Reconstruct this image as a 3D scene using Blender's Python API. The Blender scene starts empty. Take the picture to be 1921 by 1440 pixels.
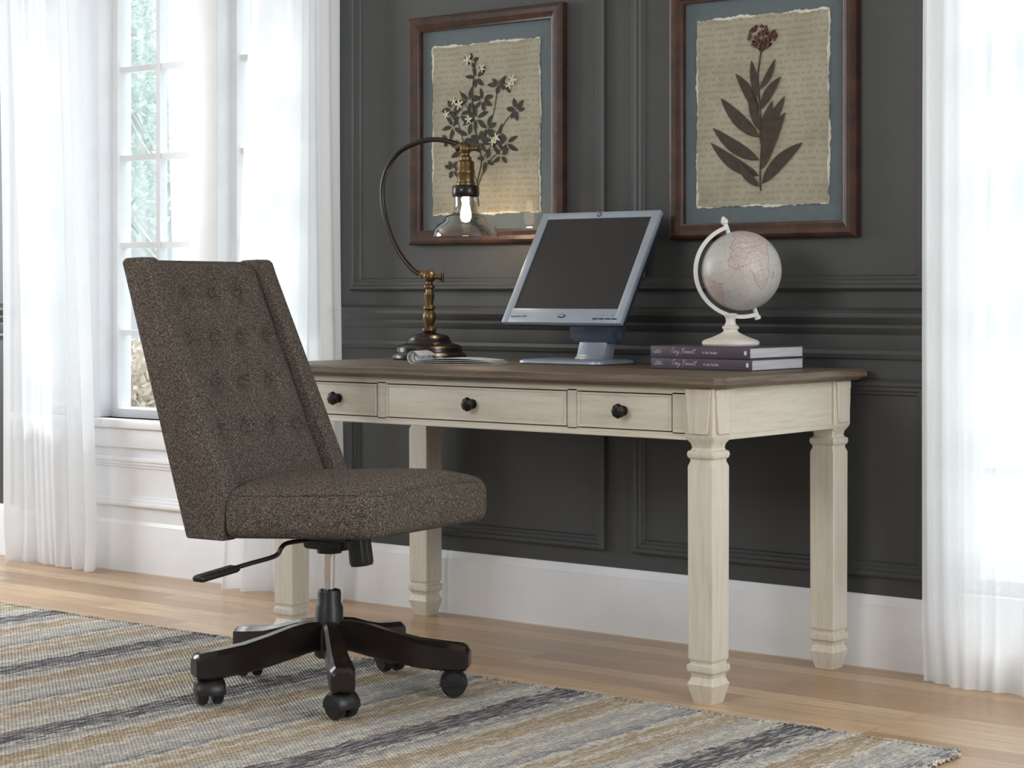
import bpy, bmesh, math, random
from mathutils import Vector, Matrix
R = math.radians
C = bpy.context.scene.collection
random.seed(7)
F = 3779.0; H = 0.97; HOR = 550.0; TH = R(38.6)
CAM = Vector((3.317, -4.313, H))
WALL = 0.37; DESK = 0.775; RUGZ = 0.012

def wallpt(px, py, y):
    # photo measurement -> (x, z) on a vertical plane parallel to the back wall
    u = px - 960; t = (y - CAM.y) / (math.cos(TH) * F + math.sin(TH) * u)
    return (CAM.x + t * (math.cos(TH) * u - math.sin(TH) * F), H - (py - HOR) * t)

def S(r, g, b):
    f = lambda c: (c/255/12.92) if c/255 <= .04045 else ((c/255+.055)/1.055)**2.4
    return (f(r), f(g), f(b), 1)

# ------------------------------------------------------------------ materials
def newmat(name):
    m = bpy.data.materials.new(name); m.use_nodes = True
    nt = m.node_tree; b = nt.nodes['Principled BSDF']
    return m, nt, nt.nodes, nt.links, b

def mapped(nt, stretch=(1, 1, 1)):
    tc = nt.nodes.new('ShaderNodeTexCoord'); mp = nt.nodes.new('ShaderNodeMapping')
    mp.inputs['Scale'].default_value = stretch
    nt.links.new(tc.outputs['Object'], mp.inputs['Vector']); return mp.outputs['Vector']

def ramp(nt, fac, stops, interp='LINEAR'):
    r = nt.nodes.new('ShaderNodeValToRGB'); cr = r.color_ramp; cr.interpolation = interp
    while len(cr.elements) < len(stops): cr.elements.new(1.0)
    for e, (p, c) in zip(cr.elements, stops): e.position = p; e.color = c
    nt.links.new(fac, r.inputs['Fac']); return r.outputs['Color']

def noisen(nt, vec, scale, detail=3, rough=.55):
    n = nt.nodes.new('ShaderNodeTexNoise'); n.inputs['Scale'].default_value = scale
    n.inputs['Detail'].default_value = detail; n.inputs['Roughness'].default_value = rough
    nt.links.new(vec, n.inputs['Vector']); return n.outputs['Fac']

def mathn(nt, op, a, b=None, c=None):
    n = nt.nodes.new('ShaderNodeMath'); n.operation = op
    for i, v in enumerate((a, b, c)):
        if v is None: continue
        if isinstance(v, (int, float)): n.inputs[i].default_value = v
        else: nt.links.new(v, n.inputs[i])
    return n.outputs[0]

def mixc(nt, fac, a, b, mode='MIX'):
    n = nt.nodes.new('ShaderNodeMix'); n.data_type = 'RGBA'; n.blend_type = mode
    for sock, v in ((n.inputs[0], fac), (n.inputs[6], a), (n.inputs[7], b)):
        if isinstance(v, (int, float, tuple)): sock.default_value = v
        else: nt.links.new(v, sock)
    return n.outputs[2]

def bumpn(nt, h, bsdf, strength, dist=.01):
    n = nt.nodes.new('ShaderNodeBump'); n.inputs['Strength'].default_value = strength
    n.inputs['Distance'].default_value = dist
    nt.links.new(h, n.inputs['Height']); nt.links.new(n.outputs['Normal'], bsdf.inputs['Normal'])

def pm(name, c1, c2=None, scale=12, rough=.5, metal=0, bump=0, bscale=150, stretch=(1, 1, 1), spec=.5, coat=0):
    m, nt, N, L, b = newmat(name)
    c2 = c2 or tuple(min(1, v*1.12) for v in c1[:3]) + (1,)
    v = mapped(nt, stretch)
    L.new(ramp(nt, noisen(nt, v, scale), [(.3, c1), (.7, c2)]), b.inputs['Base Color'])
    b.inputs['Roughness'].default_value = rough; b.inputs['Metallic'].default_value = metal
    b.inputs['Specular IOR Level'].default_value = spec
    b.inputs['Coat Weight'].default_value = coat
    if bump: bumpn(nt, noisen(nt, v, bscale, 4), b, bump, .002)
    return m

M = {}
M['wall'] = pm('dark_wall_paint', S(66, 68, 68), S(70, 72, 72), 6, .42, bump=.08, bscale=120)
M['white'] = pm('white_trim_paint', S(232, 234, 238), S(238, 240, 244), 8, .4)
M['ceil'] = pm('ceiling_paint', S(230, 230, 228), None, 8, .8)
def cream_v(name, st):
    m, nt, N, L, b = newmat(name)
    v = mapped(nt, st)
    n1 = noisen(nt, v, 3, 5, .65); n2 = noisen(nt, v, 14, 3)
    col = ramp(nt, n1, [(.25, S(192, 184, 166)), (.42, S(209, 202, 187)), (.7, S(218, 212, 200))])
    col = mixc(nt, mathn(nt, 'MULTIPLY', ramp(nt, n2, [(.60, (0, 0, 0, 1)), (.75, (1, 1, 1, 1))]), .34), col, S(168, 154, 128))
    L.new(col, b.inputs['Base Color']); b.inputs['Roughness'].default_value = .45
    bumpn(nt, n2, b, .2, .002); return m
M['cream_x'] = cream_v('antique_cream_grain_long', (2, 18, 28))
M['cream_y'] = cream_v('antique_cream_grain_deep', (18, 2, 28))
M['cream_z'] = cream_v('antique_cream_grain_upright', (24, 24, 1.6))
M['gap'] = pm('dark_recess', S(52, 42, 30), None, 10, .8)
def wood(name, stops, stretch, rough=.4, sc=3, bump=.2):
    m, nt, N, L, b = newmat(name)
    v = mapped(nt, stretch)
    n1 = noisen(nt, v, sc, 6, .65); n2 = noisen(nt, v, sc*7, 4)
    col = ramp(nt, n1, stops)
    col = mixc(nt, mathn(nt, 'MULTIPLY', ramp(nt, n2, [(.5, (0, 0, 0, 1)), (.75, (1, 1, 1, 1))]), .5), col, stops[0][1])
    L.new(col, b.inputs['Base Color']); b.inputs['Roughness'].default_value = rough
    bumpn(nt, n2, b, bump, .002); return m
TOPC = [(.28, S(68, 56, 46)), (.5, S(105, 91, 77)), (.74, S(138, 123, 106))]
M['top'] = wood('weathered_brown_wood', TOPC, (1.0, 26, 26), .46, bump=.3)
M['topend'] = wood('weathered_brown_wood_end', TOPC, (26, 1.2, 30), .46, bump=.15)
M['frame'] = wood('reddish_brown_frame_wood', [(.25, S(32, 19, 14)), (.5, S(60, 36, 26)), (.78, S(88, 55, 39))], (5, 5, 5), .38)
M['dkwood'] = wood('espresso_wood', [(.25, S(24, 18, 17)), (.55, S(36, 29, 26)), (.8, S(48, 39, 34))], (4, 4, 4), .2, bump=.05)
M['black'] = pm('black_plastic', S(24, 24, 25), S(32, 32, 33), 20, .4)
M['iron'] = pm('black_iron', S(22, 21, 20), S(34, 32, 30), 40, .4, metal=.4)
M['chrome'] = pm('chrome', S(200, 202, 205), S(220, 222, 225), 10, .15, metal=1)
M['bronze'] = pm('dark_bronze', S(25, 20, 19), S(37, 30, 27), 18, .25, metal=.15)
M['brass'] = pm('aged_brass', S(84, 69, 49), S(124, 102, 69), 30, .36, metal=.8)
M['silver'] = pm('silver_blue_plastic', S(148, 159, 172), S(156, 167, 180), 10, .35, metal=.2)
M['navy'] = pm('navy_grey_plastic', S(76, 86, 104), S(84, 94, 112), 10, .4)
M['navyd'] = pm('dark_navy_plastic', S(40, 47, 62), S(46, 53, 68), 10, .4)
M['screen'] = pm('dark_screen', S(27, 28, 30), S(30, 31, 33), 10, .3)
M['ink_w'] = pm('pale_lettering', S(214, 208, 214), None, 10, .6)
M['ink_d'] = pm('dark_lettering', S(50, 56, 66), None, 10, .6)
M['cover'] = pm('plum_grey_cover', S(68, 59, 72), S(76, 67, 80), 40, .5)
M['page'] = pm('page_edges', S(168, 169, 173), S(212, 212, 214), 6, .7, stretch=(1, 1, 160))
M['globew'] = pm('whitewashed_wood', S(206, 198, 186), S(228, 224, 218), 12, .55, stretch=(1, 1, 5))
M['arcw'] = pm('white_enamel', S(214, 214, 212), None, 8, .35)
M['mat'] = pm('slate_mat_board', S(92, 103, 108), S(98, 109, 114), 40, .7)
M['torn'] = pm('torn_paper_edge', S(208, 202, 188), S(226, 222, 210), 60, .9)
M['stem'] = pm('dried_stem', S(56, 44, 28), S(80, 62, 40), 60, .8)
M['leafg'] = pm('dried_green_leaf', S(36, 36, 29), S(56, 54, 43), 50, .8)
M['leafb'] = pm('dried_brown_leaf', S(50, 40, 32), S(76, 61, 47), 60, .8)
M['petalr'] = pm('dried_red_petal', S(74, 38, 32), S(116, 72, 60), 150, .8)
M['petalc'] = pm('dried_cream_petal', S(192, 188, 160), S(210, 206, 180), 80, .8)
M['bark'] = pm('pale_bark', S(200, 204, 204), S(222, 224, 224), 6, .9)  # bark lightened so the garden looks overexposed
M['lawn'] = pm('lawn', S(208, 213, 205), S(220, 223, 216), 3, .95)  # overexposure outside is put into the ground colour

def leafy(name, c1, c2):
    # thin leaves let the light through, so they are half translucent
    m, nt, N, L, b = newmat(name); N.remove(b); out = N['Material Output']
    c = ramp(nt, noisen(nt, mapped(nt), 4), [(.3, c1), (.7, c2)])
    d = N.new('ShaderNodeBsdfDiffuse'); t = N.new('ShaderNodeBsdfTranslucent'); L.new(c, d.inputs[0]); L.new(c, t.inputs[0])
    x = N.new('ShaderNodeMixShader'); x.inputs[0].default_value = .5; L.new(d.outputs[0], x.inputs[1]); L.new(t.outputs[0], x.inputs[2])
    L.new(x.outputs[0], out.inputs['Surface']); return m
M['foliage'] = leafy('pale_foliage', S(198, 210, 206), S(222, 230, 227))  # leaf colours bleached to carry the haze and overexposure outside
M['foliage2'] = leafy('autumn_foliage', S(214, 200, 184), S(228, 218, 206))  # autumn tint, bleached for the same washed-out view

def newsprint():
    m, nt, N, L, b = newmat('printed_paper')
    v = mapped(nt); sp = N.new('ShaderNodeSeparateXYZ'); L.new(v, sp.inputs[0])
    ln_ = mathn(nt, 'GREATER_THAN', mathn(nt, 'FRACT', mathn(nt, 'DIVIDE', sp.outputs['X'], .0042)), .55)
    wd_ = mathn(nt, 'GREATER_THAN', noisen(nt, mapped(nt, (60, 220, 1)), 1, 1), .47)
    blk = mathn(nt, 'GREATER_THAN', noisen(nt, v, 26, 0), .45)
    f_ = mathn(nt, 'MULTIPLY', mathn(nt, 'MULTIPLY', ln_, wd_), mathn(nt, 'MULTIPLY', blk, .5))
    L.new(mixc(nt, f_, S(206, 207, 210), S(84, 86, 92)), b.inputs['Base Color']); b.inputs['Roughness'].default_value = .6
    return m
M['news'] = newsprint()

def parchment():
    m, nt, N, L, b = newmat('handwritten_parchment')
    v = mapped(nt)
    col = ramp(nt, noisen(nt, v, 6, 5, .6), [(.25, S(146, 138, 120)), (.5, S(168, 160, 142)), (.75, S(180, 173, 156))])
    sp = N.new('ShaderNodeSeparateXYZ'); L.new(v, sp.inputs[0])
    wob = mathn(nt, 'MULTIPLY', noisen(nt, mapped(nt, (4, 1, 1)), 2), .016)
    zr = mathn(nt, 'DIVIDE', mathn(nt, 'ADD', sp.outputs['Z'], wob), .0175)
    row = mathn(nt, 'FRACT', zr); idx = mathn(nt, 'FLOOR', zr)
    xs = mathn(nt, 'MULTIPLY_ADD', idx, 7.31, sp.outputs['X'])
    def n1(k, det):
        cb = N.new('ShaderNodeCombineXYZ'); L.new(mathn(nt, 'MULTIPLY', xs, k), cb.inputs[0]); return noisen(nt, cb.outputs[0], 1, det, .6)
    wig = mathn(nt, 'MULTIPLY_ADD', mathn(nt, 'SUBTRACT', n1(400, 1), .5), 2.0, .5)
    line = mathn(nt, 'LESS_THAN', mathn(nt, 'ABSOLUTE', mathn(nt, 'SUBTRACT', row, wig)), .10)
    gaps = mathn(nt, 'GREATER_THAN', n1(60, 0), .47)
    lf = mathn(nt, 'MULTIPLY', mathn(nt, 'MULTIPLY', line, gaps), .42)
    L.new(mixc(nt, lf, col, S(92, 74, 52)), b.inputs['Base Color'])
    b.inputs['Roughness'].default_value = .9; return m
M['parch'] = parchment()

def fabric():
    m, nt, N, L, b = newmat('brown_grey_tweed')
    a = noisen(nt, mapped(nt, (520, 520, 180)), 1, 2, .6)
    c = noisen(nt, mapped(nt, (180, 180, 520)), 1, 2, .6)
    s = mathn(nt, 'MULTIPLY', mathn(nt, 'ADD', a, c), .5)
    big = noisen(nt, mapped(nt), 9, 2)
    s2 = mathn(nt, 'ADD', s, mathn(nt, 'MULTIPLY', mathn(nt, 'SUBTRACT', big, .5), .03))
    col = ramp(nt, s2, [(.34, S(44, 41, 39)), (.45, S(76, 70, 65)), (.53, S(101, 94, 87)), (.63, S(150, 140, 130))])
    L.new(col, b.inputs['Base Color']); b.inputs['Roughness'].default_value = .95
    b.inputs['Specular IOR Level'].default_value = .12
    bumpn(nt, s, b, .4, .003); return m
M['tweed'] = fabric()

def floor_mat():
    m, nt, N, L, b = newmat('oak_plank_floor')
    v = mapped(nt)
    br = N.new('ShaderNodeTexBrick'); L.new(v, br.inputs['Vector'])
    br.inputs['Scale'].default_value = 1; br.inputs['Brick Width'].default_value = 1.15
    br.inputs['Row Height'].default_value = .083; br.inputs['Mortar Size'].default_value = .0011
    br.inputs['Mortar Smooth'].default_value = .3; br.offset = .37; br.offset_frequency = 3
    br.inputs['Color1'].default_value = (0, 0, 0, 1); br.inputs['Color2'].default_value = (1, 1, 1, 1)
    br.inputs['Mortar'].default_value = (.5, .5, .5, 1)
    plank = ramp(nt, br.outputs['Color'], [(0, S(164, 130, 93)), (.5, S(190, 157, 119)), (1, S(208, 179, 142))])
    g = noisen(nt, mapped(nt, (1.6, 34, 1)), 3, 6, .65)
    col = mixc(nt, mathn(nt, 'MULTIPLY', ramp(nt, g, [(.42, (0, 0, 0, 1)), (.70, (1, 1, 1, 1))]), .7), plank, S(142, 105, 70))
    col = mixc(nt, mathn(nt, 'MULTIPLY', br.outputs['Fac'], .75), col, S(94, 69, 46))
    L.new(col, b.inputs['Base Color']); b.inputs['Roughness'].default_value = .28
    bumpn(nt, mathn(nt, 'SUBTRACT', g, br.outputs['Fac']), b, .1, .002); return m
M['floor'] = floor_mat()

def rug_mat():
    m, nt, N, L, b = newmat('striped_woven_rug')
    v = mapped(nt); sp = N.new('ShaderNodeSeparateXYZ'); L.new(v, sp.inputs[0])
    jit = mathn(nt, 'MULTIPLY', mathn(nt, 'SUBTRACT', noisen(nt, mapped(nt, (75, 20, 1)), 1, 5, .75), .5), .13)
    x = mathn(nt, 'ADD', sp.outputs['X'], jit)
    p = mathn(nt, 'FRACT', mathn(nt, 'DIVIDE', mathn(nt, 'ADD', x, -1.05 + .645*10), .645))
    dk = S(86, 89, 100); dg = S(138, 140, 147); cr = S(226, 221, 210); tan = S(186, 166, 138); gr = S(186, 184, 180); tn2 = S(174, 154, 126)
    st = [(0, dk), (.065, cr), (.085, dg), (.12, gr), (.16, cr), (.18, tn2), (.25, tan), (.32, cr), (.345, gr), (.44, cr), (.46, gr),
          (.52, dg), (.56, cr), (.59, tan), (.66, cr), (.68, tan), (.76, gr), (.82, cr), (.85, gr), (.895, cr), (.915, dk)]
    col = ramp(nt, p, st, 'CONSTANT')
    slub = noisen(nt, mapped(nt, (140, 14, 1)), 1, 3, .6)
    col = mixc(nt, mathn(nt, 'MULTIPLY', ramp(nt, slub, [(.50, (0, 0, 0, 1)), (.57, (1, 1, 1, 1))]), .65), col, cr)
    slub2 = noisen(nt, mapped(nt, (130, 9, 3)), 1.3, 3, .6)
    col = mixc(nt, mathn(nt, 'MULTIPLY', ramp(nt, slub2, [(.57, (0, 0, 0, 1)), (.63, (1, 1, 1, 1))]), .5), col, S(122, 121, 124))
    weave = noisen(nt, mapped(nt, (105, 65, 1)), 1, 2, .6)
    wx = mathn(nt, 'SINE', mathn(nt, 'MULTIPLY', sp.outputs['X'], 2*math.pi/.014))
    wy = mathn(nt, 'SINE', mathn(nt, 'MULTIPLY', sp.outputs['Y'], 2*math.pi/.0105))
    wv = mathn(nt, 'ADD', mathn(nt, 'MULTIPLY', mathn(nt, 'MULTIPLY', wx, wy), .24), weave)
    col = mixc(nt, mathn(nt, 'MULTIPLY', ramp(nt, wv, [(.3, (1, 1, 1, 1)), (.55, (0, 0, 0, 1))]), .55), col, S(104, 96, 86))
    L.new(col, b.inputs['Base Color']); b.inputs['Roughness'].default_value = 1
    b.inputs['Specular IOR Level'].default_value = .1
    bumpn(nt, wv, b, .85, .009); return m
M['rug'] = rug_mat()

def glassy(name, tint, refl, rough=.02):
    m, nt, N, L, b = newmat(name); N.remove(b)
    out = N['Material Output']; t = N.new('ShaderNodeBsdfTransparent'); t.inputs[0].default_value = tint
    g = N.new('ShaderNodeBsdfGlossy'); g.inputs['Roughness'].default_value = rough
    fr = N.new('ShaderNodeLayerWeight'); fr.inputs['Blend'].default_value = .25
    n = noisen(nt, mapped(nt), 5)
    f = mathn(nt, 'MULTIPLY_ADD', fr.outputs['Facing'], refl*1.6, mathn(nt, 'MULTIPLY', n, refl*.3))
    mx = N.new('ShaderNodeMixShader'); L.new(f, mx.inputs[0]); L.new(t.outputs[0], mx.inputs[1]); L.new(g.outputs[0], mx.inputs[2])
    L.new(mx.outputs[0], out.inputs['Surface']); return m
M['glass'] = glassy('window_glass', (.97, .99, .99, 1), .12)
M['pglass'] = glassy('picture_glass', (.98, .99, .99, 1), .035, .05)
M['lglass'] = glassy('lamp_glass', (.88, .87, .85, 1), .38)

def sheer():
    m, nt, N, L, b = newmat('sheer_white_curtain'); N.remove(b); out = N['Material Output']
    n = noisen(nt, mapped(nt, (300, 300, 300)), 1, 1)
    c = ramp(nt, n, [(.3, (.88, .90, .92, 1)), (.7, (.94, .95, .965, 1))])
    d = N.new('ShaderNodeBsdfDiffuse'); t = N.new('ShaderNodeBsdfTranslucent'); tr = N.new('ShaderNodeBsdfTransparent')
    L.new(c, d.inputs[0]); L.new(c, t.inputs[0])
    a = N.new('ShaderNodeMixShader'); a.inputs[0].default_value = .54; L.new(d.outputs[0], a.inputs[1]); L.new(t.outputs[0], a.inputs[2])
    e = N.new('ShaderNodeMixShader'); e.inputs[0].default_value = .12; L.new(a.outputs[0], e.inputs[1]); L.new(tr.outputs[0], e.inputs[2])
    L.new(e.outputs[0], out.inputs['Surface']); return m
M['sheer'] = sheer()

def glow():
    m, nt, N, L, b = newmat('glowing_bulb')
    L.new(ramp(nt, noisen(nt, mapped(nt), 20), [(0, (1, .66, .34, 1)), (1, (1, .76, .48, 1))]), b.inputs['Emission Color'])
    b.inputs['Emission Strength'].default_value = 12; return m
M['glow'] = glow()

def globe_mats():
    res = []
    for land in (0, 1):
        m, nt, N, L, b = newmat('globe_land' if land else 'globe_sea')
        v = mapped(nt); sp = N.new('ShaderNodeSeparateXYZ'); L.new(v, sp.inputs[0])
        lon = mathn(nt, 'ARCTAN2', sp.outputs['Y'], sp.outputs['X'])
        lat = mathn(nt, 'ARCSINE', mathn(nt, 'DIVIDE', sp.outputs['Z'], .1036))
        k = R(15)
        def ln(x): return mathn(nt, 'LESS_THAN', mathn(nt, 'ABSOLUTE', mathn(nt, 'SUBTRACT', mathn(nt, 'FRACT', mathn(nt, 'DIVIDE', x, k)), .5)), .02)
        grid = mathn(nt, 'MAXIMUM', ln(lon), ln(lat))
        if land:
            base = ramp(nt, noisen(nt, v, 18, 2), [(.35, S(186, 177, 172)), (.65, S(195, 186, 181))])
            vo = N.new('ShaderNodeTexVoronoi'); vo.feature = 'DISTANCE_TO_EDGE'; vo.inputs['Scale'].default_value = 80; L.new(v, vo.inputs['Vector'])
            base = mixc(nt, mathn(nt, 'LESS_THAN', vo.outputs['Distance'], .03), base, S(174, 144, 142))
            scr = mathn(nt, 'GREATER_THAN', noisen(nt, mapped(nt, (90, 90, 600)), 1, 2), .62)
            base = mixc(nt, mathn(nt, 'MULTIPLY', scr, .35), base, S(136, 128, 126))
        else:
            base = ramp(nt, noisen(nt, v, 14, 3), [(.3, S(182, 181, 177)), (.7, S(195, 194, 190))])
            scr = mathn(nt, 'GREATER_THAN', noisen(nt, mapped(nt, (70, 70, 520)), 1, 2), .62)
            base = mixc(nt, mathn(nt, 'MULTIPLY', scr, .38), base, S(140, 138, 136))
        L.new(mixc(nt, mathn(nt, 'MULTIPLY', grid, .5), base, S(140, 138, 136)), b.inputs['Base Color'])
        b.inputs['Roughness'].default_value = .4; res.append(m)
    res.append(pm('globe_coastline', S(166, 134, 132), None, 20, .5)); return res
GLOBE = globe_mats()

# ------------------------------------------------------------------ mesh helpers
class MB:
    def __init__(s): s.bm = bmesh.new()
    def merge(s, b, Mx=None):
        if Mx is not None: bmesh.ops.transform(b, matrix=Mx, verts=b.verts[:])
        me = bpy.data.meshes.new('tmp'); b.to_mesh(me); b.free(); s.bm.from_mesh(me); bpy.data.meshes.remove(me); return s
    def box(s, x0, x1, y0, y1, z0, z1, bev=0, seg=2, Mx=None):
        b = bmesh.new(); bmesh.ops.create_cube(b, size=1)
        for v in b.verts: v.co = Vector((x0 if v.co.x < 0 else x1, y0 if v.co.y < 0 else y1, z0 if v.co.z < 0 else z1))
        if bev: bmesh.ops.bevel(b, geom=b.edges[:], offset=bev, segments=seg, affect='EDGES', profile=.5)
        return s.merge(b, Mx)
    def rbox(s, sx, sy, sz, r, n=20, fn=None, Mx=None):
        b = bmesh.new(); bmesh.ops.create_cube(b, size=2)
        bmesh.ops.subdivide_edges(b, edges=b.edges[:], cuts=n, use_grid_fill=True)
        h = Vector((sx/2, sy/2, sz/2))
        for v in b.verts:
            p = Vector([math.copysign(abs(c)**.75, c)*h[i] for i, c in enumerate(v.co)])
            q = Vector([max(-(h[i]-r), min(h[i]-r, p[i])) for i in range(3)]); d = p-q
            if d.length > 1e-7: p = q + d.normalized()*r
            v.co = fn(p) if fn else p
        return s.merge(b, Mx)
    def rings(s, rings, closed=True, cap0=True, cap1=True, Mx=None):
        b = bmesh.new(); vs = [[b.verts.new(p) for p in ring] for ring in rings]; n = len(vs[0])
        for a, c in zip(vs, vs[1:]):
            for i in range(n if closed else n-1):
                j = (i+1) % n; b.faces.new((a[i], a[j], c[j], c[i]))
        if cap0 and n > 2: b.faces.new(vs[0][::-1])
        if cap1 and n > 2: b.faces.new(vs[-1])
        return s.merge(b, Mx)
    def lathe(s, prof, seg=32, Mx=None, caps=True):
        rg = [[(max(r, 1e-5)*math.cos(2*math.pi*i/seg), max(r, 1e-5)*math.sin(2*math.pi*i/seg), z) for i in range(seg)] for r, z in prof]
        return s.rings(rg, True, caps, caps, Mx)
    def sq(s, prof, cx=0, cy=0, ch=.003):
        rg = []
        for w, z in prof:
            c = min(ch, w*.4)
            rg.append([(cx+x, cy+y, z) for x, y in ((w, -w+c), (w, w-c), (w-c, w), (-w+c, w), (-w, w-c), (-w, -w+c), (-w+c, -w), (w-c, -w))])
        return s.rings(rg)
    def tube(s, pts, r, seg=10, Mx=None):
        pts = [Vector(p) for p in pts]; n = len(pts); rg = []; up = None
        rs = r if isinstance(r, (list, tuple)) else [r]*n
        for i, p in enumerate(pts):
            t = (pts[min(i+1, n-1)]-pts[max(i-1, 0)]).normalized()
            if up is None: up = t.orthogonal().normalized()
            else: up = (up - t*up.dot(t)).normalized()
            w = t.cross(up)
            rg.append([p + (up*math.cos(2*math.pi*k/seg)+w*math.sin(2*math.pi*k/seg))*rs[i] for k in range(seg)])
        return s.rings(rg, Mx=Mx)
    def prism(s, poly, y0, y1, bev=0, seg=3, Mx=None):   # polygon in x,z extruded along y
        b = bmesh.new(); f = b.faces.new([b.verts.new((x, y0, z)) for x, z in poly])
        e = bmesh.ops.extrude_face_region(b, geom=[f])
        for v in [g for g in e['geom'] if isinstance(g, bmesh.types.BMVert)]: v.co.y = y1
        bmesh.ops.recalc_face_normals(b, faces=b.faces[:])
        if bev: bmesh.ops.bevel(b, geom=b.edges[:], offset=bev, segments=seg, affect='EDGES', profile=.5)
        return s.merge(b, Mx)
    def loop(s, x0, x1, z0, z1, prof):                   # mitred rectangular moulding; prof = (inset, y) closed section
        b = bmesh.new(); cs = []
        for sx, sz in ((0, 0), (1, 0), (1, 1), (0, 1)):
            cs.append([b.verts.new((x0+d if not sx else x1-d, y, z0+d if not sz else z1-d)) for d, y in prof])
        n = len(prof)
        for i in range(4):
            a, c = cs[i], cs[(i+1) % 4]
            for k in range(n): b.faces.new((a[k], a[(k+1) % n], c[(k+1) % n], c[k]))
        return s.merge(b)
    def grid(s, fn, nu, nv):
        b = bmesh.new(); vs = [[b.verts.new(fn(i/nu, j/nv)) for j in range(nv+1)] for i in range(nu+1)]
        for i in range(nu):
            for j in range(nv): b.faces.new((vs[i][j], vs[i+1][j], vs[i+1][j+1], vs[i][j+1]))
        return s.merge(b)
    def poly(s, pts):
        b = bmesh.new(); f = b.faces.new([b.verts.new(p) for p in pts]); bmesh.ops.triangulate(b, faces=[f]); return s.merge(b)
    def build(s, name, mat, parent=None, angle=35, world=False, recalc=True):
        if recalc: bmesh.ops.recalc_face_normals(s.bm, faces=s.bm.faces[:])
        if world and parent is not None:
            Mp = Matrix.Translation(parent.location) @ Matrix.Rotation(parent.rotation_euler.z, 4, 'Z')
            bmesh.ops.transform(s.bm, matrix=Mp.inverted(), verts=s.bm.verts[:])
        me = bpy.data.meshes.new(name); s.bm.to_mesh(me); s.bm.free()
        me.polygons.foreach_set('use_smooth', [True]*len(me.polygons)); me.set_sharp_from_angle(angle=R(angle))
        for m in (mat if isinstance(mat, list) else [mat]): me.materials.append(m)
        o = bpy.data.objects.new(name, me); C.objects.link(o)
        if parent is not None: o.parent = parent
        return o

def tag(o, label, cat, group=None, kind=None):
    o['label'] = label; o['category'] = cat
    if group: o['group'] = group
    if kind: o['kind'] = kind
    return o
def thing(name, label, cat, loc=(0, 0, 0), rz=0, group=None, kind=None):
    o = bpy.data.objects.new(name, None); C.objects.link(o); o.empty_display_size = .05
    o.location = loc; o.rotation_euler = (0, 0, rz); return tag(o, label, cat, group, kind)
def text(name, body, size, mat, parent, Mx, shear=0, sx=1, thin=0):
    cu = bpy.data.curves.new('t', 'FONT'); cu.body = body; cu.size = size; cu.align_x = 'CENTER'; cu.align_y = 'CENTER'; cu.shear = shear
    cu.extrude = .00015; cu.space_line = .85; cu.offset = -thin
    o = bpy.data.objects.new('t', cu); C.objects.link(o); bpy.context.view_layer.update()
    me = bpy.data.meshes.new_from_object(o.evaluated_get(bpy.context.evaluated_depsgraph_get()))
    bpy.data.objects.remove(o); me.transform(Mx @ Matrix.Diagonal((sx, 1, 1, 1))); me.name = name
    me.materials.clear(); me.materials.append(mat)
    r = bpy.data.objects.new(name, me); C.objects.link(r); r.parent = parent; return r
def T(x, y, z): return Matrix.Translation((x, y, z))
def RX(a): return Matrix.Rotation(R(a), 4, 'X')
def RY(a): return Matrix.Rotation(R(a), 4, 'Y')
def RZ(a): return Matrix.Rotation(R(a), 4, 'Z')
def smoothpath(pts, n=6):
    P = [Vector(p) for p in pts]; out = []
    for i in range(len(P)-1):
        p0, p1, p2, p3 = P[max(i-1, 0)], P[i], P[i+1], P[min(i+2, len(P)-1)]
        for k in range(n):
            t = k/n
            out.append(.5*((2*p1)+(p2-p0)*t+(2*p0-5*p1+4*p2-p3)*t*t+(3*p1-p0-3*p2+p3)*t**3))
    out.append(P[-1]); return out

# ------------------------------------------------------------------ room shell
W1 = (-2.70, -1.19, .53, 2.30); W2 = (1.00, 2.30, .215, 2.30); CW = .055
tag(MB().box(-6, 5, -7, WALL+.2, -.1, 0).build('floor', M['floor']), 'light oak plank floor', 'floor', kind='structure')
tag(MB().box(-6, 5, -7, WALL+.2, 2.8, 2.9).build('ceiling', M['ceil']), 'plain white ceiling', 'ceiling', kind='structure')
w = MB()
for a, b_ in ((-6, W1[0]), (W1[1], W2[0]), (W2[1], 5)): w.box(a, b_, WALL, WALL+.18, 0, 2.8)
for a, b_, z0, z1 in (W1, W2): w.box(a, b_, WALL, WALL+.18, 0, z0); w.box(a, b_, WALL, WALL+.18, z1, 2.8)
tag(w.build('wall_back', M['wall']), 'dark charcoal panelled wall', 'wall', kind='structure')
bbp = [(WALL, 0), (WALL-.02, 0), (WALL-.02, .150), (WALL-.018, .158), (WALL-.018, .164), (WALL-.013, .174), (WALL-.008, .187), (WALL, .187)]
MX = Matrix(((0, 1, 0, 0), (1, 0, 0, 0), (0, 0, 1, 0), (0, 0, 0, 1)))
tag(MB().prism(bbp, -6, 5, Mx=MX).build('baseboard_back', M['white'], angle=20), 'tall white moulded baseboard', 'baseboard', kind='structure')
rail = [(WALL, .80), (WALL-.010, .80), (WALL-.014, .812), (WALL-.010, .822), (WALL-.012, .83), (WALL-.012, .862), (WALL-.018, .868), (WALL-.024, .88),
        (WALL-.024, .888), (WALL-.034, .898), (WALL-.04, .908), (WALL-.04, .918), (WALL-.030, .926), (WALL-.012, .932), (WALL, .932)]
r_ = MB()
for a, b_ in ((-6, W1[0]-CW), (W1[1]+CW, W2[0]-CW), (W2[1]+CW, 5)): r_.prism(rail, a, b_, Mx=MX)
tag(r_.build('trim_1', M['wall'], angle=20), 'dark chair rail moulding', 'moulding', kind='structure')
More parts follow.
